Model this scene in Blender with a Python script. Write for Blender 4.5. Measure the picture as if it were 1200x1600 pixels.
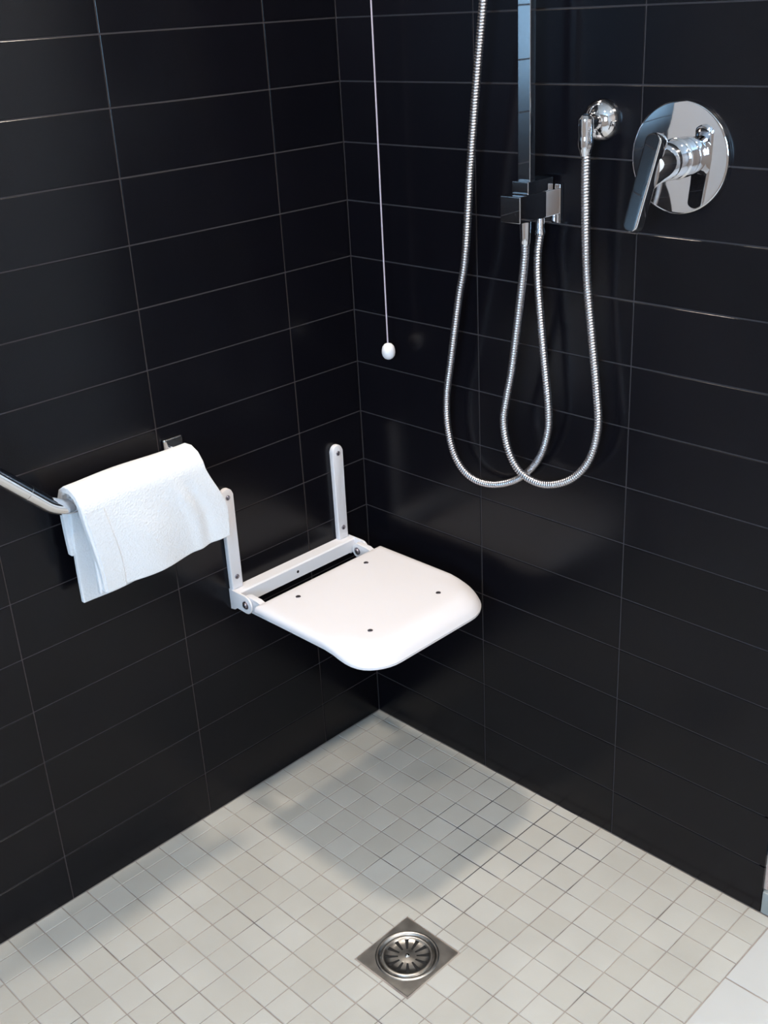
import bpy, bmesh, math, random
from mathutils import Vector, Matrix, Quaternion
random.seed(7)
PI = math.pi
for o in list(bpy.data.objects):
    bpy.data.objects.remove(o)
scn = bpy.context.scene
C = scn.collection

# ------------------------------------------------------------------ camera
cam = bpy.data.cameras.new('camera')
cam_ob = bpy.data.objects.new('camera', cam); C.objects.link(cam_ob); scn.camera = cam_ob
cam.sensor_fit = 'HORIZONTAL'; cam.sensor_width = 36.0
cam.lens = 1754.67 / 1200 * 36.0
cam.clip_start = 0.02
R = (Matrix.Rotation(0.8057913, 3, 'Z') @ Matrix.Rotation(1.1421537, 3, 'X') @ Matrix.Rotation(-0.0559348, 3, 'Z'))
cam_ob.rotation_mode = 'QUATERNION'
cam_ob.rotation_quaternion = R.to_quaternion()
cam_ob.location = (1.5156036, -1.4069353, 1.4212965)

# ------------------------------------------------------------------ world, lights, exposure
scn.view_settings.view_transform = 'Standard'
scn.view_settings.look = 'None'
scn.view_settings.gamma = 1.0
scn.view_settings.use_curve_mapping = False
scn.view_settings.exposure = 0.80
w = bpy.data.worlds.new('world'); scn.world = w; w.use_nodes = True
bg = w.node_tree.nodes['Background']
bg.inputs['Color'].default_value = (0.62, 0.78, 1.0, 1); bg.inputs['Strength'].default_value = 1.6

ROOM_X, ROOM_Y, ROOM_Z = 2.45, -2.75, 2.20

def area_light(name, loc, rot, sx, sy, power, col):
    l = bpy.data.lights.new(name, 'AREA'); l.shape = 'RECTANGLE'; l.size = sx; l.size_y = sy
    l.energy = power; l.color = col
    o = bpy.data.objects.new(name, l); C.objects.link(o); o.location = loc; o.rotation_euler = rot
    return o
def disk_light(name, loc, size, power, col):
    l = bpy.data.lights.new(name, 'AREA'); l.shape = 'DISK'; l.size = size
    l.energy = power; l.color = col
    o = bpy.data.objects.new(name, l); C.objects.link(o); o.location = loc
    return o
# daylight entering through the window in the wall behind the camera
WIN = (1.18, 1.92, 1.02, 1.80)          # x0, x1, z0, z1
# (the frosted pane itself is the light source, see window_1)
# ceiling downlights (the lamp housings are built further down)
DOWNLIGHTS = [(0.05, -0.25, 9.5, (1.0, 0.87, 0.72)),
              (1.58, -0.43, 10.5, (1.0, 0.91, 0.81)),
              (0.90, -1.25, 3, (1.0, 0.85, 0.74)),
              (1.70, -2.05, 3.5, (1.0, 0.87, 0.78))]
for x, y, pw, col in DOWNLIGHTS:
    disk_light('downlight_lamp', (x, y, ROOM_Z - 0.012), 0.13, pw, col)

# ------------------------------------------------------------------ materials
def new_mat(name):
    m = bpy.data.materials.new(name); m.use_nodes = True
    nt = m.node_tree; b = nt.nodes['Principled BSDF']
    return m, nt, b
def N(nt, t, **kw):
    n = nt.nodes.new(t)
    for k, v in kw.items(): setattr(n, k, v)
    return n
def simple(name, col, rough=0.5, metal=0.0, bump=None, var=0.0):
    m, nt, b = new_mat(name)
    b.inputs['Base Color'].default_value = (*col, 1)
    b.inputs['Roughness'].default_value = rough
    b.inputs['Metallic'].default_value = metal
    tc = N(nt, 'ShaderNodeTexCoord')
    if bump:
        n = N(nt, 'ShaderNodeTexNoise'); n.inputs['Scale'].default_value = bump[0]; n.inputs['Detail'].default_value = 4
        nt.links.new(tc.outputs['Object'], n.inputs['Vector'])
        bp = N(nt, 'ShaderNodeBump'); bp.inputs['Strength'].default_value = bump[1]; bp.inputs['Distance'].default_value = bump[2]
        nt.links.new(n.outputs['Fac'], bp.inputs['Height']); nt.links.new(bp.outputs['Normal'], b.inputs['Normal'])
    if var:
        n = N(nt, 'ShaderNodeTexNoise'); n.inputs['Scale'].default_value = 9; n.inputs['Detail'].default_value = 3
        nt.links.new(tc.outputs['Object'], n.inputs['Vector'])
        mx = N(nt, 'ShaderNodeMix', data_type='RGBA')
        mx.inputs[6].default_value = (*[c*(1-var) for c in col], 1); mx.inputs[7].default_value = (*[min(1, c*(1+var)) for c in col], 1)
        nt.links.new(n.outputs['Fac'], mx.inputs[0]); nt.links.new(mx.outputs[2], b.inputs['Base Color'])
    return m

def black_tile_mat():
    m, nt, b = new_mat('black_tile')
    oi = N(nt, 'ShaderNodeObjectInfo'); tc = N(nt, 'ShaderNodeTexCoord')
    mp = N(nt, 'ShaderNodeMapping'); mp.inputs['Scale'].default_value = (14, 14, 260)
    nt.links.new(tc.outputs['Object'], mp.inputs['Vector'])
    n = N(nt, 'ShaderNodeTexNoise'); n.inputs['Scale'].default_value = 1; n.inputs['Detail'].default_value = 3
    nt.links.new(mp.outputs['Vector'], n.inputs['Vector'])
    cr = N(nt, 'ShaderNodeMix', data_type='RGBA')
    cr.inputs[6].default_value = (0.0026, 0.0025, 0.0042, 1); cr.inputs[7].default_value = (0.0046, 0.0042, 0.0066, 1)
    ad = N(nt, 'ShaderNodeMath', operation='MULTIPLY_ADD'); ad.inputs[1].default_value = 0.5
    nt.links.new(oi.outputs['Random'], ad.inputs[0])
    ml = N(nt, 'ShaderNodeMath', operation='MULTIPLY'); ml.inputs[1].default_value = 0.5
    nt.links.new(n.outputs['Fac'], ml.inputs[0]); nt.links.new(ml.outputs[0], ad.inputs[2])
    nt.links.new(ad.outputs[0], cr.inputs[0]); nt.links.new(cr.outputs[2], b.inputs['Base Color'])
    b.inputs['Roughness'].default_value = 0.24
    b.inputs['Specular IOR Level'].default_value = 0.24
    bp = N(nt, 'ShaderNodeBump'); bp.inputs['Strength'].default_value = 0.25; bp.inputs['Distance'].default_value = 0.0004
    nt.links.new(n.outputs['Fac'], bp.inputs['Height']); nt.links.new(bp.outputs['Normal'], b.inputs['Normal'])
    return m

def mosaic_mat():
    m, nt, b = new_mat('mosaic_tile')
    g = N(nt, 'ShaderNodeNewGeometry')
    sep = N(nt, 'ShaderNodeMapping'); sep.vector_type = 'POINT'
    sep.inputs['Location'].default_value = (-0.034/0.05, 0.022/0.0512, 0); sep.inputs['Scale'].default_value = (1/0.05, 1/0.0512, 0)
    nt.links.new(g.outputs['Position'], sep.inputs['Vector'])
    fl = N(nt, 'ShaderNodeVectorMath', operation='FLOOR'); nt.links.new(sep.outputs['Vector'], fl.inputs[0])
    wn = N(nt, 'ShaderNodeTexWhiteNoise', noise_dimensions='3D'); nt.links.new(fl.outputs['Vector'], wn.inputs['Vector'])
    mx = N(nt, 'ShaderNodeMix', data_type='RGBA')
    mx.inputs[6].default_value = (0.50, 0.475, 0.425, 1); mx.inputs[7].default_value = (0.545, 0.525, 0.48, 1)
    nt.links.new(wn.outputs['Value'], mx.inputs[0])
    n = N(nt, 'ShaderNodeTexNoise'); n.inputs['Scale'].default_value = 7; n.inputs['Detail'].default_value = 5
    nt.links.new(g.outputs['Position'], n.inputs['Vector'])
    rm = N(nt, 'ShaderNodeMapRange'); rm.inputs[1].default_value = 0.35; rm.inputs[2].default_value = 0.75
    rm.inputs[3].default_value = 0.93; rm.inputs[4].default_value = 1.04
    nt.links.new(n.outputs['Fac'], rm.inputs[0])
    mu = N(nt, 'ShaderNodeVectorMath', operation='SCALE')
    nt.links.new(mx.outputs[2], mu.inputs[0]); nt.links.new(rm.outputs[0], mu.inputs['Scale'])
    nt.links.new(mu.outputs['Vector'], b.inputs['Base Color'])
    b.inputs['Roughness'].default_value = 0.55
    n2 = N(nt, 'ShaderNodeTexNoise'); n2.inputs['Scale'].default_value = 350; n2.inputs['Detail'].default_value = 2
    nt.links.new(g.outputs['Position'], n2.inputs['Vector'])
    bp = N(nt, 'ShaderNodeBump'); bp.inputs['Strength'].default_value = 0.25; bp.inputs['Distance'].default_value = 0.0005
    nt.links.new(n2.outputs['Fac'], bp.inputs['Height']); nt.links.new(bp.outputs['Normal'], b.inputs['Normal'])
    return m

def floor_grout_mat():
    # sand coloured grout with grime stains that sit mostly near the right wall
    m, nt, b = new_mat('floor_grout')
    g = N(nt, 'ShaderNodeNewGeometry')
    n = N(nt, 'ShaderNodeTexNoise'); n.inputs['Scale'].default_value = 11; n.inputs['Detail'].default_value = 3
    nt.links.new(g.outputs['Position'], n.inputs['Vector'])
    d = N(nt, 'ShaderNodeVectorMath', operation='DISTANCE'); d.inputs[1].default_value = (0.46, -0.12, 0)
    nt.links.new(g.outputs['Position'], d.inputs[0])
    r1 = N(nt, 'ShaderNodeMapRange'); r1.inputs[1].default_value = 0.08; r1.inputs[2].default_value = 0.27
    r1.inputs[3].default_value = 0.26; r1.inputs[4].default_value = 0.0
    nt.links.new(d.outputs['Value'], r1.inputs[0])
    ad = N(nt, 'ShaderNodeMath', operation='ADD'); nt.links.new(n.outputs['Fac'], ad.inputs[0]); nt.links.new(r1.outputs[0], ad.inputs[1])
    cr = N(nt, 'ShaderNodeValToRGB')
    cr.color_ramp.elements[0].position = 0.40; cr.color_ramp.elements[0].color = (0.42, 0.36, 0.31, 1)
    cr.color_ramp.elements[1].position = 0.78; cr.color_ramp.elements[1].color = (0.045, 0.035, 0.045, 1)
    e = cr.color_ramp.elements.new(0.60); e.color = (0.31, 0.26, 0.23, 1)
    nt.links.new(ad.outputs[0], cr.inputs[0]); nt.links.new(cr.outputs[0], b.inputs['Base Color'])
    b.inputs['Roughness'].default_value = 0.8
    return m

def towel_mat():
    m, nt, b = new_mat('terry_cloth')
    b.inputs['Base Color'].default_value = (0.82, 0.82, 0.835, 1); b.inputs['Roughness'].default_value = 0.95
    b.inputs['Sheen Weight'].default_value = 0.35; b.inputs['Sheen Roughness'].default_value = 0.5
    tc = N(nt, 'ShaderNodeTexCoord')
    n = N(nt, 'ShaderNodeTexVoronoi'); n.inputs['Scale'].default_value = 300
    nt.links.new(tc.outputs['Object'], n.inputs['Vector'])
    bp = N(nt, 'ShaderNodeBump'); bp.inputs['Strength'].default_value = 0.5; bp.inputs['Distance'].default_value = 0.0015
    nt.links.new(n.outputs['Distance'], bp.inputs['Height']); nt.links.new(bp.outputs['Normal'], b.inputs['Normal'])
    return m

def brushed_mat():
    m, nt, b = new_mat('worn_steel')
    b.inputs['Metallic'].default_value = 1.0
    tc = N(nt, 'ShaderNodeTexCoord')
    n = N(nt, 'ShaderNodeTexNoise'); n.inputs['Scale'].default_value = 45; n.inputs['Detail'].default_value = 6
    nt.links.new(tc.outputs['Object'], n.inputs['Vector'])
    cr = N(nt, 'ShaderNodeMix', data_type='RGBA')
    cr.inputs[6].default_value = (0.30, 0.29, 0.28, 1); cr.inputs[7].default_value = (0.55, 0.54, 0.52, 1)
    nt.links.new(n.outputs['Fac'], cr.inputs[0]); nt.links.new(cr.outputs[2], b.inputs['Base Color'])
    rr = N(nt, 'ShaderNodeMapRange'); rr.inputs[3].default_value = 0.22; rr.inputs[4].default_value = 0.42
    nt.links.new(n.outputs['Fac'], rr.inputs[0]); nt.links.new(rr.outputs[0], b.inputs['Roughness'])
    return m

def emit_mat(name, col, s):
    m, nt, b = new_mat(name)
    b.inputs['Base Color'].default_value = (*col, 1)
    b.inputs['Emission Color'].default_value = (*col, 1); b.inputs['Emission Strength'].default_value = s
    return m

M = dict(
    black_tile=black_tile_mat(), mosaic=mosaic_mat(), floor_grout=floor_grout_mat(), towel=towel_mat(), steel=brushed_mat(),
    wall_grout=simple('wall_grout', (0.055, 0.045, 0.047), 0.85, bump=(60, 0.3, 0.001), var=0.25),
    plaster=simple('beige_plaster', (0.42, 0.37, 0.335), 0.7, bump=(120, 0.2, 0.001), var=0.03),
    ceiling=simple('white_ceiling_paint', (0.78, 0.77, 0.75), 0.8, bump=(90, 0.2, 0.001)),
    enamel=simple('white_powder_coat', (0.80, 0.78, 0.80), 0.38, bump=(500, 0.15, 0.0003)),
    plastic=simple('white_seat_plastic', (0.82, 0.79, 0.81), 0.42, bump=(700, 0.25, 0.0004)),
    bead=simple('white_bead_plastic', (0.82, 0.82, 0.86), 0.4, bump=(300, 0.1, 0.0003)),
    cord=simple('lilac_white_cord', (0.55, 0.48, 0.55), 0.7, bump=(900, 0.4, 0.0004)),
    chrome=simple('polished_chrome', (0.78, 0.78, 0.80), 0.025, 1.0, bump=(30, 0.02, 0.0002)),
    hose=simple('chrome_hose_metal', (0.56, 0.55, 0.58), 0.30, 1.0, bump=(200, 0.05, 0.0002)),
    screw=simple('dull_screw_steel', (0.30, 0.28, 0.32), 0.35, 1.0, bump=(300, 0.1, 0.0003)),
    dark=simple('dark_drain_void', (0.012, 0.011, 0.011), 0.9, bump=(80, 0.3, 0.001)),
    stone=simple('pale_large_tile', (0.56, 0.55, 0.53), 0.45, bump=(200, 0.15, 0.0004), var=0.05),
    grey_stone=simple('grey_stone_plinth', (0.30, 0.33, 0.33), 0.35, bump=(100, 0.15, 0.0005), var=0.12),
    pink_stone=simple('pinkish_skirting', (0.55, 0.42, 0.37), 0.5, bump=(100, 0.15, 0.0005), var=0.12),
    teal=simple('dark_teal_cap', (0.02, 0.05, 0.06), 0.4, bump=(100, 0.15, 0.0005), var=0.12),
    frame=simple('white_window_frame', (0.75, 0.75, 0.74), 0.4, bump=(200, 0.05, 0.0003)),
    lamp=emit_mat('lamp_diffuser', (1.0, 0.93, 0.84), 12.0),
    sky_glass=emit_mat('daylit_frosted_glass', (0.40, 0.69, 1.0), 20.0),
)

# ------------------------------------------------------------------ helpers
def link(name, me, mat, parent=None, loc=None):
    if mat and not me.materials: me.materials.append(mat)
    o = bpy.data.objects.new(name, me); C.objects.link(o)
    if parent is not None: o.parent = parent
    if loc is not None: o.location = loc
    return o
def wloc(o):
    v = Vector((0, 0, 0))
    while o is not None: v += o.location; o = o.parent
    return v
def obj(name, bm, mat, parent=None, origin=None, smooth=False):
    """bm is in world coordinates; it becomes ONE mesh object with its origin at 'origin'"""
    org = Vector(origin) if origin is not None else (wloc(parent) if parent is not None else Vector((0, 0, 0)))
    bmesh.ops.recalc_face_normals(bm, faces=bm.faces)
    bm.transform(Matrix.Translation(-org))
    me = bpy.data.meshes.new(name); bm.to_mesh(me); bm.free()
    if smooth:
        for p in me.polygons: p.use_smooth = True
        try: me.set_sharp_from_angle(angle=math.radians(38))
        except Exception: pass
    WN = smooth == 'w'
    o = link(name, me, mat, parent, org - (wloc(parent) if parent is not None else Vector((0, 0, 0))))
    if WN:
        m = o.modifiers.new('weighted_normal', 'WEIGHTED_NORMAL'); m.keep_sharp = True; m.weight = 100
    return o
def thing(name, label, cat, loc=(0, 0, 0), group=None):
    o = bpy.data.objects.new(name, None); C.objects.link(o); o.location = loc
    o.empty_display_size = 0.05
    return tag(o, label, cat, group)
def tag(o, label, cat, group=None):
    o['label'] = label; o['category'] = cat
    if group: o['group'] = group
    return o
def struct(o): o['kind'] = 'structure'; return o
def bx(bm, x0, x1, y0, y1, z0, z1, bev=0.0, seg=2, mat=None):
    g = bmesh.ops.create_cube(bm, size=1.0)
    vs = g['verts']
    for v in vs:
        v.co = Vector((x0 + (v.co.x + .5)*(x1-x0), y0 + (v.co.y + .5)*(y1-y0), z0 + (v.co.z + .5)*(z1-z0)))
    if bev > 0:
        es = list({e for v in vs for e in v.link_edges})
        r = bmesh.ops.bevel(bm, geom=es, offset=bev, segments=seg, affect='EDGES', profile=0.5)
        vs = list({v for f in r['faces'] for v in f.verts} | {v for v in vs if v.is_valid})
    if mat is not None:
        bmesh.ops.transform(bm, matrix=mat, verts=[v for v in vs if v.is_valid])
    return vs
def lathe(bm, prof, org, axis, seg=32):
    """prof: list of (radius, distance along axis)"""
    ax = Vector(axis).normalized()
    u = ax.orthogonal().normalized(); v = ax.cross(u)
    org = Vector(org); rings = []
    for r, h in prof:
        if r < 1e-6: rings.append([bm.verts.new(org + ax*h)])
        else: rings.append([bm.verts.new(org + ax*h + (u*math.cos(2*PI*i/seg) + v*math.sin(2*PI*i/seg))*r) for i in range(seg)])
    for a, b in zip(rings, rings[1:]):
        for i in range(seg):
            j = (i+1) % seg
            if len(a) == 1 and len(b) == 1: continue
            if len(a) == 1: bm.faces.new((a[0], b[i], b[j]))
            elif len(b) == 1: bm.faces.new((a[i], a[j], b[0]))
            else: bm.faces.new((a[i], a[j], b[j], b[i]))
def catmull(pts, n):
    P = [Vector(p) for p in pts]
    P = [P[0]*2 - P[1]] + P + [P[-1]*2 - P[-2]]
    out = []
    for i in range(1, len(P)-2):
        p0, p1, p2, p3 = P[i-1:i+3]
        for k in range(n):
            t = k/n
            out.append(0.5*((2*p1) + (p2-p0)*t + (2*p0-5*p1+4*p2-p3)*t*t + (3*p1-p0-3*p2+p3)*t*t*t))
    out.append(P[-2]); return out
def resample(pts, step):
    L = [0]
    for a, b in zip(pts, pts[1:]): L.append(L[-1] + (b-a).length)
    n = max(2, int(round(L[-1]/step))); out = []; j = 0
    for i in range(n+1):
        s = L[-1]*i/n
        while j < len(L)-2 and L[j+1] < s: j += 1
        t = (s-L[j])/max(1e-9, L[j+1]-L[j]); out.append(pts[j].lerp(pts[j+1], min(1, t)))
    return out
def tube(bm, pts, rad, seg=12, cap=True):
    """rad: number or function of ring index; parallel-transport frame"""
    n = len(pts); T = []
    for i in range(n):
        T.append((pts[min(i+1, n-1)] - pts[max(i-1, 0)]).normalized())
    u = T[0].orthogonal().normalized(); rings = []
    for i in range(n):
        u = (u - T[i]*u.dot(T[i])).normalized(); v = T[i].cross(u)
        r = rad(i) if callable(rad) else rad
        rings.append([bm.verts.new(pts[i] + (u*math.cos(2*PI*k/seg) + v*math.sin(2*PI*k/seg))*r) for k in range(seg)])
    for a, b in zip(rings, rings[1:]):
        for k in range(seg):
            bm.faces.new((a[k], a[(k+1) % seg], b[(k+1) % seg], b[k]))
    if cap:
        bm.faces.new(list(reversed(rings[0]))); bm.faces.new(rings[-1])
def prism(bm, poly, h0, h1, fn, bev=0.0):
    """poly: 2-D outline; fn(u, v, h) -> world point"""
    a = [bm.verts.new(fn(u, v, h0)) for u, v in poly]; b = [bm.verts.new(fn(u, v, h1)) for u, v in poly]
    n = len(poly)
    f1 = bm.faces.new(a); f2 = bm.faces.new(list(reversed(b))); fs = [f1, f2]
    for i in range(n): fs.append(bm.faces.new((a[i], b[i], b[(i+1) % n], a[(i+1) % n])))
    if bev:
        es = list(f1.edges) + list(f2.edges)
        bmesh.ops.bevel(bm, geom=es, offset=bev, segments=2, affect='EDGES', profile=0.5)

# ------------------------------------------------------------------ room shell
GR = 0.0016          # depth of the joints
LEFT_END = -1.066    # where the black tiling of the left wall stops
RIGHT_END = 0.902    # where the right (back) wall stops
b = bmesh.new(); bx(b, -0.12, -GR, LEFT_END, 0.0, 0, ROOM_Z)
wall_left = struct(obj('wall_left', b, M['wall_grout']))
b = bmesh.new(); bx(b, -0.12, 0.0, ROOM_Y, LEFT_END, 0, ROOM_Z)
struct(obj('wall_left', b, M['plaster']))
b = bmesh.new(); bx(b, -0.12, RIGHT_END - 0.010, GR, 0.12, 0, ROOM_Z)
wall_back = struct(obj('wall_back', b, M['wall_grout']))
b = bmesh.new(); bx(b, RIGHT_END - 0.001, ROOM_X, 0.14, 0.54, 0, ROOM_Z)
struct(obj('wall_recess', b, M['ceiling']))
b = bmesh.new(); bx(b, ROOM_X, ROOM_X + 0.12, ROOM_Y, 0.54, 0, ROOM_Z)
struct(obj('wall_right', b, M['plaster']))
b = bmesh.new()
bx(b, -0.12, WIN[0], ROOM_Y - 0.12, ROOM_Y, 0, ROOM_Z); bx(b, WIN[1], ROOM_X + 0.12, ROOM_Y - 0.12, ROOM_Y, 0, ROOM_Z)
bx(b, WIN[0], WIN[1], ROOM_Y - 0.12, ROOM_Y, 0, WIN[2]); bx(b, WIN[0], WIN[1], ROOM_Y - 0.12, ROOM_Y, WIN[3], ROOM_Z)
struct(obj('wall_front', b, M['plaster']))
b = bmesh.new(); bx(b, -0.12, ROOM_X + 0.12, ROOM_Y - 0.12, 0.54, ROOM_Z, ROOM_Z + 0.1)
struct(obj('ceiling', b, M['ceiling']))
b = bmesh.new(); bx(b, -0.12, ROOM_X + 0.12, ROOM_Y - 0.12, 0.54, -0.10, -0.0014)
# opening for the drain is covered by the drain's own cup, which sits in the slab
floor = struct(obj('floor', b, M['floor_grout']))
b = bmesh.new()
for (x0, x1, z0, z1) in ((WIN[0], WIN[0]+.05, WIN[2], WIN[3]), (WIN[1]-.05, WIN[1], WIN[2], WIN[3]),
                         (WIN[0]+.05, WIN[1]-.05, WIN[2], WIN[2]+.05), (WIN[0]+.05, WIN[1]-.05, WIN[3]-.05, WIN[3])):
    bx(b, x0, x1, ROOM_Y - 0.08, ROOM_Y - 0.02, z0, z1, 0.004)
win = struct(obj('window_1', b, M['frame']))
b = bmesh.new(); bx(b, WIN[0]+.05, WIN[1]-.05, ROOM_Y - 0.055, ROOM_Y - 0.049, WIN[2]+.05, WIN[3]-.05)
obj('pane', b, M['sky_glass'], win)

b = bmesh.new(); bx(b, RIGHT_END - 0.0099, RIGHT_END, 0.0062, 0.12, 0, ROOM_Z)
struct(obj('wall_back_end', b, M['ceiling']))
b = bmesh.new(); bx(b, RIGHT_END + 0.0002, RIGHT_END + 0.006, 0.0065, 0.115, 0.046, 0.115, 0.001)
struct(obj('baseboard_end', b, M['pink_stone']))
b = bmesh.new(); bx(b, RIGHT_END + 0.0002, RIGHT_END + 0.008, 0.0065, 0.115, 0.1155, 0.150, 0.001)
struct(obj('trim_3', b, M['teal']))

# ---- black wall tiles, each its own piece (mesh shared between alike pieces)
tile_cache = {}
def tile_mesh(L, H, T, mat, bev):
    key = (round(L, 4), round(H, 4), T, mat.name)
    if key not in tile_cache:
        # local: face towards +Z, size L x H, back at z = -T
        l, h = L/2, H/2
        v = [(-l, -h, -T), (l, -h, -T), (l, h, -T), (-l, h, -T),
             (-l, -h, -bev), (l, -h, -bev), (l, h, -bev), (-l, h, -bev),
             (-l+bev, -h+bev, 0), (l-bev, -h+bev, 0), (l-bev, h-bev, 0), (-l+bev, h-bev, 0)]
        f = [(3, 2, 1, 0), (0, 1, 5, 4), (1, 2, 6, 5), (2, 3, 7, 6), (3, 0, 4, 7),
             (4, 5, 9, 8), (5, 6, 10, 9), (6, 7, 11, 10), (7, 4, 8, 11), (8, 9, 10, 11)]
        me = bpy.data.meshes.new('tile'); me.from_pydata(v, [], f); me.update(); me.materials.append(mat)
        tile_cache[key] = me
    return tile_cache[key]
ML = Matrix(((0, 0, 1), (1, 0, 0), (0, 1, 0)))        # local X -> world Y, local Y -> world Z, local Z -> world X
MB = Matrix(((-1, 0, 0), (0, 0, -1), (0, -1, 0)))     # facing -Y
MB = Matrix(((1, 0, 0), (0, 0, -1), (0, 1, 0)))
JW = 0.0024
Z0 = -0.0046
left_y = [0.0, -0.1575, -0.4612, -0.7650, LEFT_END]
back_x = [0.0, 0.3033, 0.6068, RIGHT_END]
k = 0
while Z0 + 0.1*k < ROOM_Z:
    z0 = max(0.001, Z0 + 0.1*k + JW/2); z1 = min(ROOM_Z - 0.001, Z0 + 0.1*(k+1) - JW/2)
    if z1 - z0 > 0.01:
        for a, c in zip(left_y, left_y[1:]):
            ya, yc = a - JW/2, c + JW/2
            o = link('tile', tile_mesh(ya - yc, z1 - z0, 0.006, M['black_tile'], 0.0004), None, wall_left, (0.0, (ya+yc)/2, (z0+z1)/2))
            j = Matrix.Rotation(random.gauss(0, 0.0011), 3, 'X') @ Matrix.Rotation(random.gauss(0, 0.0008), 3, 'Y')
            o.rotation_mode = 'QUATERNION'; o.rotation_quaternion = (ML @ j).to_quaternion()
        for a, c in zip(back_x, back_x[1:]):
            xa, xc = a + JW/2, c - (JW/2 if c < RIGHT_END else 0)
            o = link('tile', tile_mesh(xc - xa, z1 - z0, 0.006, M['black_tile'], 0.0004), None, wall_back, ((xa+xc)/2, 0.0, (z0+z1)/2))
            j = Matrix.Rotation(random.gauss(0, 0.0011), 3, 'X') @ Matrix.Rotation(random.gauss(0, 0.0008), 3, 'Y')
            o.rotation_mode = 'QUATERNION'; o.rotation_quaternion = (MB @ j).to_quaternion()
    k += 1

# ---- floor mosaic
DR = (0.4715, 0.5860, -0.5225, -0.4035)               # drain plate x0,x1,y0,y1
SHX = 0.9285
xs = [0.0] + [0.034 + 0.05*i for i in range(18)] + [SHX]
ys = [0.0] + [-0.0222 - 0.0512*i for i in range(28)]
FJ = 0.0019
def in_view(x, y):
    d = R.transposed() @ (Vector((x, y, 0)) - cam_ob.location)
    if d.z >= -0.05: return None
    px = 600 + 1754.67*d.x/-d.z; py = 800 - 1754.67*d.y/-d.z
    return px, py, -d.z
cells = []
for i in range(len(xs)-1):
    for j in range(len(ys)-1):
        x0, x1, y1, y0 = xs[i]+FJ/2, xs[i+1]-FJ/2, ys[j]-FJ/2, ys[j+1]+FJ/2
        if i == 0: x0 = 0.001
        if j == 0: y1 = -0.001
        rects = [(x0, x1, y0, y1)]
        g = 0.0035; a0, a1, c0, c1 = DR[0]-g, DR[1]+g, DR[2]-g, DR[3]+g
        if x1 > a0 and x0 < a1 and y1 > c0 and y0 < c1:      # cut the tiles around the drain plate
            rects = []
            if x0 < a0: rects.append((x0, a0, y0, y1))
            if x1 > a1: rects.append((a1, x1, y0, y1))
            xm0, xm1 = max(x0, a0), min(x1, a1)
            if y0 < c0: rects.append((xm0, xm1, y0, c0))
            if y1 > c1: rects.append((xm0, xm1, c1, y1))
        rects = [r for r in rects if r[1]-r[0] > 0.004 and r[3]-r[2] > 0.004]
        v = in_view((x0+x1)/2, (y0+y1)/2)
        score = 0
        if v and -25 < v[0] < 1225 and v[1] < 1630: score = (x1-x0)*(y1-y0)/v[2]**2
        for r in rects: cells.append((score, r))
cells.sort(key=lambda c: -c[0])
rest = bmesh.new()
for n, (s, (x0, x1, y0, y1)) in enumerate(cells):
    if n < 296 and s > 0:
        o = link('mosaic_tile', tile_mesh(x1-x0, y1-y0, 0.004, M['mosaic'], 0.0008), None, floor,
                 ((x0+x1)/2 + random.uniform(-.0003, .0003), (y0+y1)/2 + random.uniform(-.0003, .0003), random.uniform(-.0002, 0.0001)))
        o.rotation_euler = (random.gauss(0, .003), random.gauss(0, .003), random.gauss(0, .004))
    else:
        bx(rest, x0, x1, y0, y1, -0.004, 0.0)
o = obj('mosaic_tiles', rest, M['mosaic'], floor); o['kind'] = 'stuff'
# large tiles outside the shower area
yy = [0.14, -0.16, -0.46, -0.76, -1.06, -1.36, -1.66, -1.96, -2.26, -2.56, ROOM_Y]
for i, (xa, xb) in enumerate(((SHX, 1.23), (1.23, 1.53), (1.53, 1.83), (1.83, 2.13), (2.13, ROOM_X))):
    for ya, yb in zip(yy, yy[1:]):
        link('floor_tile', tile_mesh(xb-xa-.003, ya-yb-.003, 0.004, M['stone'], 0.0008), None, floor, ((xa+xb)/2, (ya+yb)/2, 0))
for ya, yb in zip((ys[-1], -1.70, -2.0, -2.3, -2.6), (-1.70, -2.0, -2.3, -2.6, ROOM_Y)):
    for xa, xb in ((0, .31), (.31, .62), (.62, SHX)):
        link('floor_tile', tile_mesh(xb-xa-.003, ya-yb-.003, 0.004, M['stone'], 0.0008), None, floor, ((xa+xb)/2, (ya+yb)/2, 0))
# low grey stone plinth beyond the end of the tiled wall
b = bmesh.new(); bx(b, RIGHT_END + 0.001, 1.25, 0.0, 0.05, 0.0, 0.045, 0.002)
o = struct(obj('trim_1', b, M['grey_stone']))
b = bmesh.new(); bx(b, RIGHT_END + 0.001, ROOM_X, 0.122, 0.1395, 0.0, 0.085, 0.002)
o = struct(obj('baseboard_recess', b, M['pink_stone']))
b = bmesh.new(); bx(b, RIGHT_END + 0.001, ROOM_X, 0.116, 0.1395, 0.0855, 0.12, 0.002)
o = struct(obj('trim_2', b, M['teal']))

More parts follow.
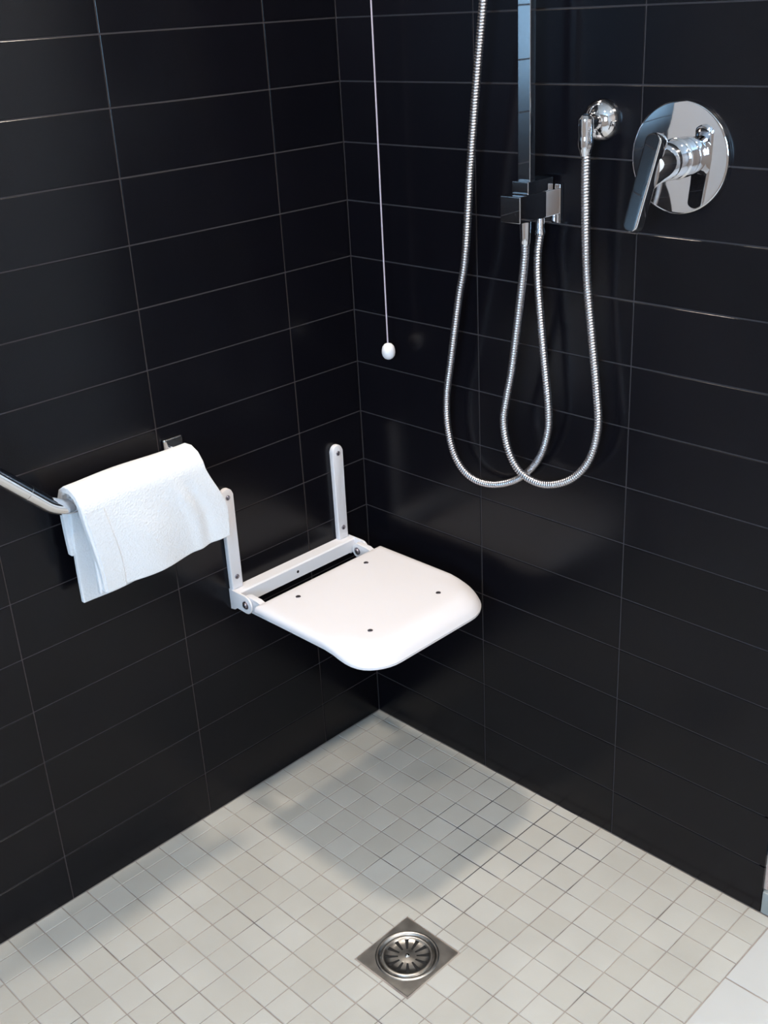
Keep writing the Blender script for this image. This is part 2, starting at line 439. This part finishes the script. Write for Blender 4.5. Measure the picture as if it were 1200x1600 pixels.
# ------------------------------------------------------------------ floor drain
dcx, dcy = (DR[0]+DR[1])/2, (DR[2]+DR[3])/2
drain = thing('floor_drain', 'square stainless steel floor drain with round slotted grate set in pale mosaic floor', 'drain', (dcx, dcy, 0.0))
b = bmesh.new()
hw, hh, seg = (DR[1]-DR[0])/2, (DR[3]-DR[2])/2, 64
outer, o2, ring = [], [], []
for i in range(seg):
    a = 2*PI*i/seg; c, s = math.cos(a), math.sin(a)
    t = min(hw/max(1e-9, abs(c)), hh/max(1e-9, abs(s)))
    outer.append(Vector((dcx + c*t, dcy + s*t, 0.0012)))
for k8 in range(4):                                   # snap the nearest samples to the corners
    cx_, cy_ = dcx + (hw if k8 in (0, 3) else -hw), dcy + (hh if k8 in (0, 1) else -hh)
    i = min(range(seg), key=lambda i: (outer[i]-Vector((cx_, cy_, 0.0012))).length); outer[i] = Vector((cx_, cy_, 0.0012))
def circ(r, z): return [b.verts.new((dcx + math.cos(2*PI*i/seg)*r, dcy + math.sin(2*PI*i/seg)*r, z)) for i in range(seg)]
rings = [[b.verts.new((p.x, p.y, -0.003)) for p in outer], [b.verts.new(p) for p in outer],
         circ(0.0525, 0.0012), circ(0.0510, 0.0024), circ(0.0490, 0.0028), circ(0.0470, 0.0018), circ(0.0448, -0.0006), circ(0.0440, -0.0012)]
for A, B in zip(rings, rings[1:]):
    for i in range(seg): b.faces.new((A[i], A[(i+1) % seg], B[(i+1) % seg], B[i]))
obj('frame', b, M['steel'], drain, smooth=True)
# grate: dished disc with twelve radial slots cut out
b = bmesh.new()
rad = [0.0438, 0.0425, 0.0400, 0.0375, 0.0355, 0.0260, 0.0150, 0.0120, 0.0060]
zz = [-0.0008, 0.0014, 0.0022, 0.0014, -0.0002, -0.0006, -0.0006, -0.0002, 0.0004]
S = 96
g = [[b.verts.new((dcx + math.cos(2*PI*(i + .5)/S)*r, dcy + math.sin(2*PI*(i + .5)/S)*r, z)) for i in range(S)] for r, z in zip(rad, zz)]
cv = b.verts.new((dcx, dcy, 0.0006))
for q in range(len(rad)-1):
    for i in range(S):
        m8 = i % 8
        slot = (q == 4 and m8 in (2, 3, 4)) or (q == 5 and m8 in (2, 3, 4))
        if slot: continue
        b.faces.new((g[q][i], g[q][(i+1) % S], g[q+1][(i+1) % S], g[q+1][i]))
for i in range(S): b.faces.new((g[-1][i], g[-1][(i+1) % S], cv))
grate = obj('grate', b, M['steel'], drain, smooth=True)
b = bmesh.new(); lathe(b, [(0, 0.0026), (0.0030, 0.0022), (0.0042, 0.0010), (0.0044, 0.0002), (0, 0.0002)], (dcx, dcy, 0), (0, 0, 1), 20)
o = obj('screw', b, M['chrome'], grate, smooth=True); o['label'] = 'bright centre screw'
b = bmesh.new(); lathe(b, [(0.0437, -0.00128), (0, -0.00128)], (dcx, dcy, 0), (0, 0, 1), 48)
o = obj('sump', b, M['dark'], drain); o['label'] = 'dark hollow under the grate'

# ------------------------------------------------------------------ shower seat
YA, YB, ZR = -0.353, -0.062, 0.452      # ends of the wall rail and its top
seat = thing('shower_chair', 'white fold-down shower seat mounted on the black tiled left wall', 'shower seat', (0.0, -0.21, 0.44))
for yc in (-0.343, -0.076):
    b = bmesh.new(); n = 12; hwid = 0.0125
    poly = [(-hwid, ZR), (hwid, ZR)] + [(hwid*math.cos(PI*i/n), 0.637 + hwid*math.sin(PI*i/n)) for i in range(n+1)]
    prism(b, poly, 0.0002, 0.011, lambda u, v, h, yc=yc: Vector((h, yc + u, v)), 0.002)
    post = obj('mounting_bar', b, M['enamel'], seat, (0.0, yc, ZR), smooth=True)
    for z in (0.633, 0.476):
        b = bmesh.new(); lathe(b, [(0, 0.0010), (0.0022, 0.0012), (0.0036, 0.0022), (0.0044, 0.0016), (0.0048, -0.0004), (0, -0.0004)], (0.011, yc, z), (1, 0, 0), 16)
        obj('screw', b, M['screw'], post, smooth=True)
# wall rail: angle profile
b = bmesh.new()
prof = [(0.0002, ZR), (0.024, ZR), (0.0265, ZR-0.0025), (0.0265, ZR-0.027), (0.0225, ZR-0.027), (0.0225, ZR-0.006), (0.0002, ZR-0.006)]
prism(b, prof, YA, YB, lambda u, v, h: Vector((u, h, v)), 0.0)
rail = obj('wall_rail', b, M['enamel'], seat, (0, -0.2, ZR))
b = bmesh.new(); lathe(b, [(0, 0.0006), (0.0028, 0.0004), (0.003, -0.001), (0, -0.001)], (0.0265, -0.213, ZR-0.014), (1, 0, 0), 14)
obj('rail_hole', b, M['dark'], rail)
# hinge brackets (plates standing off the wall) and their bolts
for yc, s in ((-0.353, -1), (-0.062, 1)):
    b = bmesh.new()
    poly = [(0.0002, ZR+0.0005), (0.045, ZR+0.0005)]
    poly += [(0.047 + 0.016*math.cos(a), 0.4345 + 0.0175*math.sin(a)) for a in [PI/2 - PI*i/10 for i in range(0, 11)]]
    poly += [(0.020, 0.420), (0.012, 0.413), (0.0002, 0.411)]
    prism(b, poly, yc, yc + s*0.004, lambda u, v, h: Vector((u, h, v)), 0.0008)
    br = obj('hinge_bracket', b, M['enamel'], seat, (0, yc, 0.44), smooth=True)
    for dy, dr in ((yc + s*0.004, s), (yc - s*0.0005, -s)):
        b = bmesh.new(); lathe(b, [(0, 0.0042), (0.0040, 0.0040), (0.0052, 0.0024), (0.0054, 0.0016), (0.0078, 0.0014), (0.0080, 0.0), (0, 0.0)], (0.047, dy, 0.4345), (0, dr, 0), 18)
        if dr == -s: bmesh.ops.translate(b, verts=b.verts, vec=(0, -s*0.0125, 0))
        o = obj('bolt', b, M['screw'], br, smooth=True); o['label'] = 'dull steel hinge bolt'
# side arms carrying the board
for y0, y1 in ((-0.3515, -0.3395), (-0.0755, -0.0635)):
    b = bmesh.new()
    poly = [(0.047 + 0.0155*math.cos(a), 0.4345 + 0.0155*math.sin(a)) for a in [PI/2 + PI*i/12 for i in range(13)]]
    poly += [(0.315, 0.419), (0.325, 0.425), (0.325, 0.4435), (0.085, 0.4435), (0.075, 0.450)]
    prism(b, poly, y0, y1, lambda u, v, h: Vector((u, h, v)), 0.002)
    obj('side_arm', b, M['enamel'], seat, (0.05, (y0+y1)/2, 0.4345), smooth=True)
# moulded board
SX0, SX1, SY0, SY1, SZ = 0.090, 0.386, -0.3735, -0.0535, 0.4565
def outline(ins, n=10):
    pts = []
    def corner(cx, cy, r, a0):
        r2 = max(0.0005, r - ins)
        for i in range(n+1):
            a = a0 + PI/2*i/n; pts.append((cx + r2*math.cos(a), cy + r2*math.sin(a)))
    rf, rb = 0.072, 0.006
    corner(SX1-rf, SY1-rf, rf, 0); 
    rb2 = max(rb, ins+0.0005)
    corner(SX0+rb2, SY1-rb2, rb2, PI/2); corner(SX0+rb2, SY0+rb2, rb2, PI)
    corner(SX1-rf, SY0+rf, rf, -PI/2)
    # straight sides get extra samples so that the lip can change depth along them
    out = []
    for a, c in zip(pts, pts[1:] + pts[:1]):
        d = math.hypot(c[0]-a[0], c[1]-a[1]); m = 12 if d > 0.1 else 1
        for q in range(m): out.append((a[0] + (c[0]-a[0])*q/m, a[1] + (c[1]-a[1])*q/m))
    return out
def sm(a, c, t): t = max(0, min(1, (t-a)/(c-a))); return t*t*(3-2*t)
def wfront(x): return sm(0.275, 0.365, x)
def back(x): return 1 - sm(SX0, SX0+0.012, x)
specs = [(0.050, 0, 0), (0.038, -.0002, -.0003), (0.026, -.0002, -.0035), (0.016, -.0003, -.0085), (0.009, -.0009, -.0140), (0.004, -.0026, -.0195), (0.001, -.0062, -.0255), (0.0, -.0110, -.0270),
         (0.0006, -.0165, -.0315), (0.004, -.0172, -.0322), (0.006, -.0140, -.0300), (0.014, -.0115, -.0160)]
b = bmesh.new(); rg = []
for ins, za, zb in specs:
    rr = []
    for (x, y) in outline(ins):
        wf = wfront(x + ins*0.7)
        z = SZ + za + (zb - za)*wf
        if x < SX0 + 0.03 and abs(za) > 0.0: z = SZ + max(za, -0.010 - 0.002)   # shallow edge at the hinge side
        rr.append(b.verts.new((x, y, z)))
    rg.append(rr)
for A, B in zip(rg, rg[1:]):
    for i in range(len(A)): b.faces.new((A[i], A[(i+1) % len(A)], B[(i+1) % len(A)], B[i]))
b.faces.new(rg[0]); b.faces.new(list(reversed(rg[-1])))
board = obj('seat_board', b, M['plastic'], seat, (0.26, -0.214, 0.45), smooth=True)
board['label'] = 'white moulded plastic seat board with rounded front lip'
for x in (0.128, 0.312):
    for y in (-0.299, -0.129):
        b = bmesh.new(); lathe(b, [(0, 0.0003), (0.0026, 0.0007), (0.0040, 0.0009), (0.0046, 0.0004), (0.0047, -0.001), (0, -0.001)], (x, y, SZ), (0, 0, 1), 16)
        obj('screw', b, M['screw'], board, smooth=True)

# ------------------------------------------------------------------ angled grab bar
BX, BZ, BR = 0.054, 0.742, 0.0125
bar = thing('grab_bar', 'angled chrome grab bar on the black left wall, under the white towel', 'grab bar', (0.0, -0.44, BZ))
pts = []
pts.append(Vector((0.004, -0.436, BZ)))
pts.append(Vector((BX-0.024, -0.436, BZ)))
for i in range(9):
    a = PI/2*i/8; pts.append(Vector((BX-0.024 + 0.024*math.sin(a), -0.436 - 0.024*(1-math.cos(a)), BZ)))
pts.append(Vector((BX, -0.64, BZ)))
Rb = 0.07; a45 = PI/4
for i in range(9):
    a = a45*i/8; pts.append(Vector((BX, -0.652 - Rb*math.sin(a), BZ + Rb*(1-math.cos(a)))))
e = pts[-1]; L2 = 0.42
pts.append(e + Vector((0, -math.cos(a45)*L2, math.sin(a45)*L2)))
e2 = pts[-1]; dd = Vector((0, -math.cos(a45), math.sin(a45)))
for i in range(1, 9):
    a = PI/2*i/8; pts.append(e2 + dd*(0.024*math.sin(a)) + Vector((-0.024*(1-math.cos(a)), 0, 0)))
pts.append(Vector((0.004, pts[-1].y, pts[-1].z)))
b = bmesh.new(); tube(b, pts, BR, 24); obj('bar', b, M['chrome'], bar, smooth=True)
for q, pp in enumerate((pts[0], pts[-1])):
    b = bmesh.new()
    bx(b, 0.0002, 0.0075, pp.y-0.019, pp.y+0.019, pp.z-0.032, pp.z+0.032, 0.003, 3)
    lathe(b, [(0.0165, 0.0075), (0.0165, 0.012), (0.0130, 0.0145)], (0, pp.y, pp.z), (1, 0, 0), 24)
    obj('mounting_plate', b, M['chrome'], bar, smooth='w')
# seam ring where the bend starts
b = bmesh.new(); p0 = e + dd*0.035
lathe(b, [(BR+0.0001, -0.0012), (BR+0.0006, -0.0008), (BR+0.0006, 0.0008), (BR+0.0001, 0.0012)], p0, dd, 24)
obj('collar', b, M['chrome'], bar, smooth=True)

# ------------------------------------------------------------------ towel draped over the bar
towel = thing('towel', 'folded white terry towel draped over the grab bar', 'towel', (BX, -0.55, BZ + 0.02))
def drape(name, yr, yl, zf, zb, off, thick, amp, seed, hem=False, parent=towel):
    """cloth strip over the bar. yr(s)/yl(s): right and left edge at arc parameter; zf/zb(t): height of front/back hems; off: clearance round the bar"""
    rr = BR + off; nU, nV = 56, 44
    rnd = random.Random(seed); ph = [rnd.uniform(0, 6.28) for _ in range(6)]
    def pt(u, v, lay):
        # v 0..1 back hem -> front hem;  u 0..1 left -> right
        r = rr + lay*thick
        LB, LA, LF = 0.42, 0.12, 0.46
        if v < 0.42:
            t = v/0.42; x = BX - r; z = zb(u) + (BZ - zb(u))*t; side = -1; hang = 1-t
        elif v < 0.56:
            a = PI*(v-0.42)/0.14; x = BX - r*math.cos(a); z = BZ + r*math.sin(a); side = 0; hang = 0
        else:
            t = (v-0.56)/0.44; x = BX + r; z = BZ + (zf(u) - BZ)*t; side = 1; hang = t
        y = yl(v) + (yr(v) - yl(v))*u
        wv = amp*(0.35 + hang)*(math.sin(5.2*u*PI/2 + ph[0] + 0.8*v) * 0.55 + 0.45*math.sin(11*u + ph[1] - 1.5*hang))
        if side != 0: x += side*wv*min(1, hang*2.2) + side*0.004*math.sin(hang*PI) + side*0.0035*math.exp(-((u-0.72-0.05*hang)/0.045)**2)*min(1, hang*3) - side*0.0030*math.exp(-((u-0.80-0.06*hang)/0.04)**2)*min(1, hang*3)
        else: z += 0.25*wv
        z += 0.0012*math.sin(7*u + ph[2])
        if side == -1: x = max(x, 0.006 + lay*0.0)
        return Vector((x, y, z))
    b = bmesh.new(); G = {}
    for lay in (0, 1):
        for i in range(nU+1):
            for j in range(nV+1):
                G[lay, i, j] = b.verts.new(pt(i/nU, j/nV, lay))
    for lay in (0, 1):
        for i in range(nU):
            for j in range(nV):
                b.faces.new((G[lay, i, j], G[lay, i+1, j], G[lay, i+1, j+1], G[lay, i, j+1]))
    for i in range(nU):
        for j in (0, nV): b.faces.new((G[0, i, j], G[0, i+1, j], G[1, i+1, j], G[1, i, j]))
    for j in range(nV):
        for i in (0, nU): b.faces.new((G[0, i, j], G[0, i, j+1], G[1, i, j+1], G[1, i, j]))
    o = obj(name, b, M['towel'], parent, smooth=True)
    m = o.modifiers.new('bevel', 'BEVEL'); m.width = 0.0022; m.segments = 3; m.limit_method = 'ANGLE'; m.angle_limit = math.radians(50)
    return o, pt
inner, _ = drape('inner_fold', lambda v: -0.432 + 0.020*max(0, (v-.5)*2), lambda v: -0.662 + 0.010*v, lambda u: 0.592 + 0.012*u, lambda u: 0.566 + 0.012*u, 0.0015, 0.0085, 0.002, 3)
outer, opt = drape('outer_fold', lambda v: -0.437 + 0.034*sm(.5, .85, v), lambda v: -0.666 + 0.018*sm(.5, 1, v), lambda u: 0.598 + 0.010*u - 0.006*math.sin(u*PI), lambda u: 0.652, 0.0108, 0.0115, 0.0045, 5)
# hem: a slightly proud flat band along the left edge of the front
b = bmesh.new(); q = {}
for j in range(25):
    v = 0.57 + 0.43*j/24
    for i, u in enumerate((0.012, 0.020, 0.155, 0.163)):
        p_ = opt(u, v, 1); q[i, j] = b.verts.new(p_ + Vector((0.0020 if i in (1, 2) else -0.0008, 0, 0)))
for j in range(24):
    for i in range(3): b.faces.new((q[i, j], q[i+1, j], q[i+1, j+1], q[i, j+1]))
obj('hem', b, M['towel'], outer, smooth=True)

# ------------------------------------------------------------------ pull cord
CX, CY = 0.1215, -0.035
cordT = thing('pull_cord', 'thin white emergency pull cord hanging beside the wall corner', 'pull cord', (CX, CY, ROOM_Z))
b = bmesh.new(); lathe(b, [(0, 0), (0.04, 0), (0.04, -0.012), (0.036, -0.018), (0.010, -0.022), (0.006, -0.034), (0, -0.034)], (CX, CY, ROOM_Z), (0, 0, 1), 32)
obj('ceiling_switch', b, M['bead'], cordT, smooth=True)
b = bmesh.new()
tube(b, [Vector((CX - 0.0008*math.sin(i*.2), CY, ROOM_Z - 0.03 + (0.856-ROOM_Z+0.03)*i/40)) for i in range(41)], 0.0013, 8)
obj('cord', b, M['cord'], cordT, smooth=True)
b = bmesh.new()
lathe(b, [(0, 0.0148), (0.0028, 0.0147), (0.0066, 0.0132), (0.0105, 0.0085), (0.0120, 0.0020), (0.0122, -0.0030), (0.0108, -0.0085), (0.0075, -0.0128), (0.0035, -0.0148), (0, -0.0152)], (CX, CY, 0.8445), (0, 0, 1), 32)
o = obj('bead', b, M['bead'], cordT, smooth=True); o['label'] = 'white bead at the end of the cord'

# ------------------------------------------------------------------ shower rail with bracket, handset and hoses
RXC, RYF = 0.449, -0.060
rl = thing('shower_rail', 'square chrome shower rail standing on a block bracket on the right wall', 'shower rail', (RXC, 0, 1.12))
b = bmesh.new(); bx(b, RXC-0.0115, RXC+0.0115, RYF, RYF+0.012, 1.166, 2.10, 0.0012)
obj('rail', b, M['chrome'], rl, smooth='w')
b = bmesh.new()
bx(b, 0.426, 0.4635, -0.087, -0.006, 1.1085, 1.1475, 0.0015)
obj('bracket', b, M['chrome'], rl, smooth='w')
b = bmesh.new(); bx(b, 0.4345, 0.4650, -0.070, -0.010, 1.1478, 1.1665, 0.0012)
obj('rail_socket', b, M['chrome'], rl, smooth='w')
b = bmesh.new(); bx(b, 0.420, 0.4770, -0.0078, -0.0002, 1.098, 1.156, 0.0015)
obj('wall_plate', b, M['chrome'], rl, smooth='w')
b = bmesh.new()
bx(b, 0.436, 0.462, -0.072, -0.0002, 2.06, 2.10, 0.002)
obj('top_bracket', b, M['chrome'], rl, smooth='w')
# hose connections under the bracket
b = bmesh.new(); lathe(b, [(0.0062, 1.1085), (0.0068, 1.1050), (0.0066, 1.090), (0.0080, 1.087), (0.0078, 1.083)], (0.4535, -0.026, 0), (0, 0, 1), 20)
obj('hose_inlet', b, M['chrome'], rl, smooth=True)
# handset above the frame, held by a slider
b = bmesh.new(); bx(b, RXC-0.019, RXC+0.019, RYF-0.012, RYF+0.018, 1.63, 1.67, 0.003)
bx(b, 0.4095, 0.44, RYF-0.016, RYF+0.008, 1.638, 1.662, 0.003)
obj('slider', b, M['chrome'], rl)
b = bmesh.new(); tube(b, [Vector((0.395, -0.070 - 0.06*t, 1.60 + 0.22*t)) for t in [i/10 for i in range(11)]], lambda i: 0.0105 + 0.0004*i, 16)
lathe(b, [(0, -0.012), (0.030, -0.010), (0.050, 0.0), (0.050, 0.010), (0.046, 0.013), (0, 0.013)], (0.395, -0.150, 1.825), (0, -0.75, -0.66), 40)
tag(obj('hand_shower', b, M['chrome'], None, (0.395, -0.07, 1.6), smooth=True), 'chrome hand shower held high on the square rail', 'hand shower')

H1 = [(0.395, -0.070, 1.595), (0.388, -0.063, 1.52), (0.3711, -0.055, 1.4115), (0.3526, -0.05, 1.3082), (0.3325, -0.045, 1.1782), (0.3138, -0.04, 1.0372), (0.2962, -0.038, 0.9665), (0.2728, -0.035, 0.8577), (0.2553, -0.03, 0.784), (0.2543, -0.028, 0.7237), (0.2681, -0.025, 0.6712), (0.301, -0.024, 0.6424), (0.3508, -0.022, 0.6401), (0.4045, -0.018, 0.6638), (0.4468, -0.02, 0.708), (0.4692, -0.024, 0.7599), (0.4727, -0.026, 0.8054), (0.4644, -0.028, 0.8899), (0.4536, -0.03, 1.0015), (0.4504, -0.028, 1.0501), (0.4535, -0.026, 1.0835)]
H2 = [(0.548, -0.045, 1.209), (0.5465, -0.042, 1.1546), (0.5473, -0.035, 1.0338), (0.5559, -0.03, 0.9367), (0.5667, -0.03, 0.8576), (0.5726, -0.032, 0.7967), (0.5589, -0.034, 0.7404), (0.5241, -0.036, 0.6989), (0.4742, -0.038, 0.6784), (0.4273, -0.038, 0.6858), (0.4017, -0.04, 0.7205), (0.3927, -0.042, 0.7705), (0.4023, -0.045, 0.818), (0.4157, -0.048, 0.8703), (0.4432, -0.058, 1.0058), (0.4525, -0.062, 1.0566), (0.4555, -0.065, 1.0760)]
def hose(name, pts, label):
    P = resample(catmull(pts, 12), 0.0011)
    b = bmesh.new()
    tube(b, P, lambda i: (0.0056, 0.0064, 0.0066, 0.0062)[i % 4], 12)
    return tag(obj(name, b, M['hose'], None, pts[0], smooth=True), label, 'hose', 'ribbed chrome shower hoses')
h1 = hose('shower_hose', H1, 'ribbed chrome hose forming the left hanging loop, entering from top of frame')
h2 = hose('shower_hose', H2, 'ribbed chrome hose forming the right hanging loop, from round wall outlet to bracket')
b = bmesh.new(); lathe(b, [(0.0062, 1.0745), (0.0072, 1.0765), (0.0076, 1.086), (0.0084, 1.1065), (0.0084, 1.1082)], (0.4555, -0.065, 0), (0, 0, 1), 20)
obj('end_fitting', b, M['chrome'], h2, smooth=True)

# ------------------------------------------------------------------ wall outlet elbow
EX, EZ = 0.5435, 1.2485
el = thing('wall_outlet', 'small round domed chrome water outlet elbow above the right hose', 'water outlet', (EX, 0, EZ))
b = bmesh.new(); lathe(b, [(0.0290, 0.0002), (0.0292, 0.003), (0.0280, 0.008), (0.0245, 0.014), (0.0185, 0.0185), (0.0125, 0.0205), (0.0118, 0.026), (0.0118, 0.040), (0, 0.040)], (EX, 0, EZ), (0, -1, 0), 40)
obj('rosette', b, M['chrome'], el, smooth=True)
b = bmesh.new()
lathe(b, [(0, EZ+0.0115), (0.007, EZ+0.0105), (0.0108, EZ+0.006), (0.0112, EZ-0.010), (0.0102, EZ-0.016), (0.0112, EZ-0.020), (0.0112, EZ-0.030), (0.0090, EZ-0.036), (0.0068, EZ-0.044), (0, EZ-0.044)], (EX+0.003, -0.045, 0), (0, 0, 1), 28)
obj('elbow', b, M['chrome'], el, smooth='w')

# ------------------------------------------------------------------ mixer tap
MX, MZ, MR = 0.6735, 1.2035, 0.0745
mx = thing('mixer_tap', 'large round chrome mixer tap plate with single lever on the right wall', 'mixer tap', (MX, 0, MZ))
b = bmesh.new(); lathe(b, [(MR, 0.0002), (MR+0.0003, 0.0050), (MR-0.0006, 0.0072), (MR-0.0030, 0.0084), (0.040, 0.0086), (0, 0.0086)], (MX, 0, MZ), (0, -1, 0), 96)
obj('plate', b, M['chrome'], mx, smooth='w')
b = bmesh.new(); lathe(b, [(0.0275, 0.0087), (0.0275, 0.016), (0.0262, 0.0175), (0.0245, 0.018), (0.0245, 0.0215), (0.0262, 0.0222), (0.0268, 0.0250), (0.0262, 0.038), (0.0235, 0.047), (0.0170, 0.054), (0, 0.056)], (MX, 0, MZ), (0, -1, 0), 48)
obj('cartridge_sleeve', b, M['chrome'], mx, smooth='w')
# lever: wedge neck + flat blade, tilted
b = bmesh.new()
rot = Matrix.Translation(Vector((MX + 0.004, -0.072, MZ + 0.028))) @ Matrix.Rotation(math.radians(9.5), 4, 'Y') @ Matrix.Rotation(math.radians(-10), 4, 'X') @ Matrix.Rotation(math.radians(-9), 4, 'Z')
n = 8; hwid = 0.0135
poly = [(hwid*math.cos(PI*i/n), 0.002 + hwid*0.75*math.sin(PI*i/n)) for i in range(n+1)] + [(-hwid*math.cos(PI*i/n)*0.92, -0.108 - hwid*0.75*math.sin(PI*i/n)) for i in range(n+1)]
prism(b, poly, -0.008, 0.008, lambda u, v, h: rot @ Vector((u, h, v)), 0.0028)
lever = obj('lever', b, M['chrome'], mx, smooth='w')
b = bmesh.new()
ra = [(0.0245, Vector((MX, -0.030, MZ)), Vector((0, -1, 0)), 1.0), (0.0235, Vector((MX+0.001, -0.045, MZ-0.001)), Vector((0, -1, 0)), 1.0),
      (0.019, Vector((MX+0.002, -0.062, MZ-0.001)), Vector((0, -1, -.1)), 1.35), (0.0118, Vector((MX+0.003, -0.0775, MZ-0.004)), Vector((0, -1, -.15)), 2.4)]
rings = []
for r, c, ax, st in ra:
    rings.append([b.verts.new(c + Vector((math.cos(2*PI*i/32)*r, 0, math.sin(2*PI*i/32)*r*st))) for i in range(32)])
for A, B in zip(rings, rings[1:]):
    for i in range(32): b.faces.new((A[i], A[(i+1) % 32], B[(i+1) % 32], B[i]))
b.faces.new(rings[0]); b.faces.new(rings[-1])
obj('lever_neck', b, M['chrome'], mx, smooth=True)

# ------------------------------------------------------------------ ceiling downlight housings (above the frame)
where = ['above the shower corner', 'above the end of the right wall', 'over the middle of the shower', 'near the window']
for (x, y, pw, col), wtxt in zip(DOWNLIGHTS, where):
    t = thing('ceiling_downlight', 'round recessed ceiling downlight ' + wtxt, 'ceiling light', (x, y, ROOM_Z), 'ceiling downlights')
    b = bmesh.new(); lathe(b, [(0.084, 0), (0.084, -0.004), (0.070, -0.006), (0.068, -0.001)], (x, y, ROOM_Z), (0, 0, 1), 40)
    obj('ring', b, M['chrome'], t, smooth=True)
    b = bmesh.new(); lathe(b, [(0, -0.002), (0.0675, -0.002)], (x, y, ROOM_Z), (0, 0, 1), 32)
    obj('diffuser', b, M['lamp'], t)
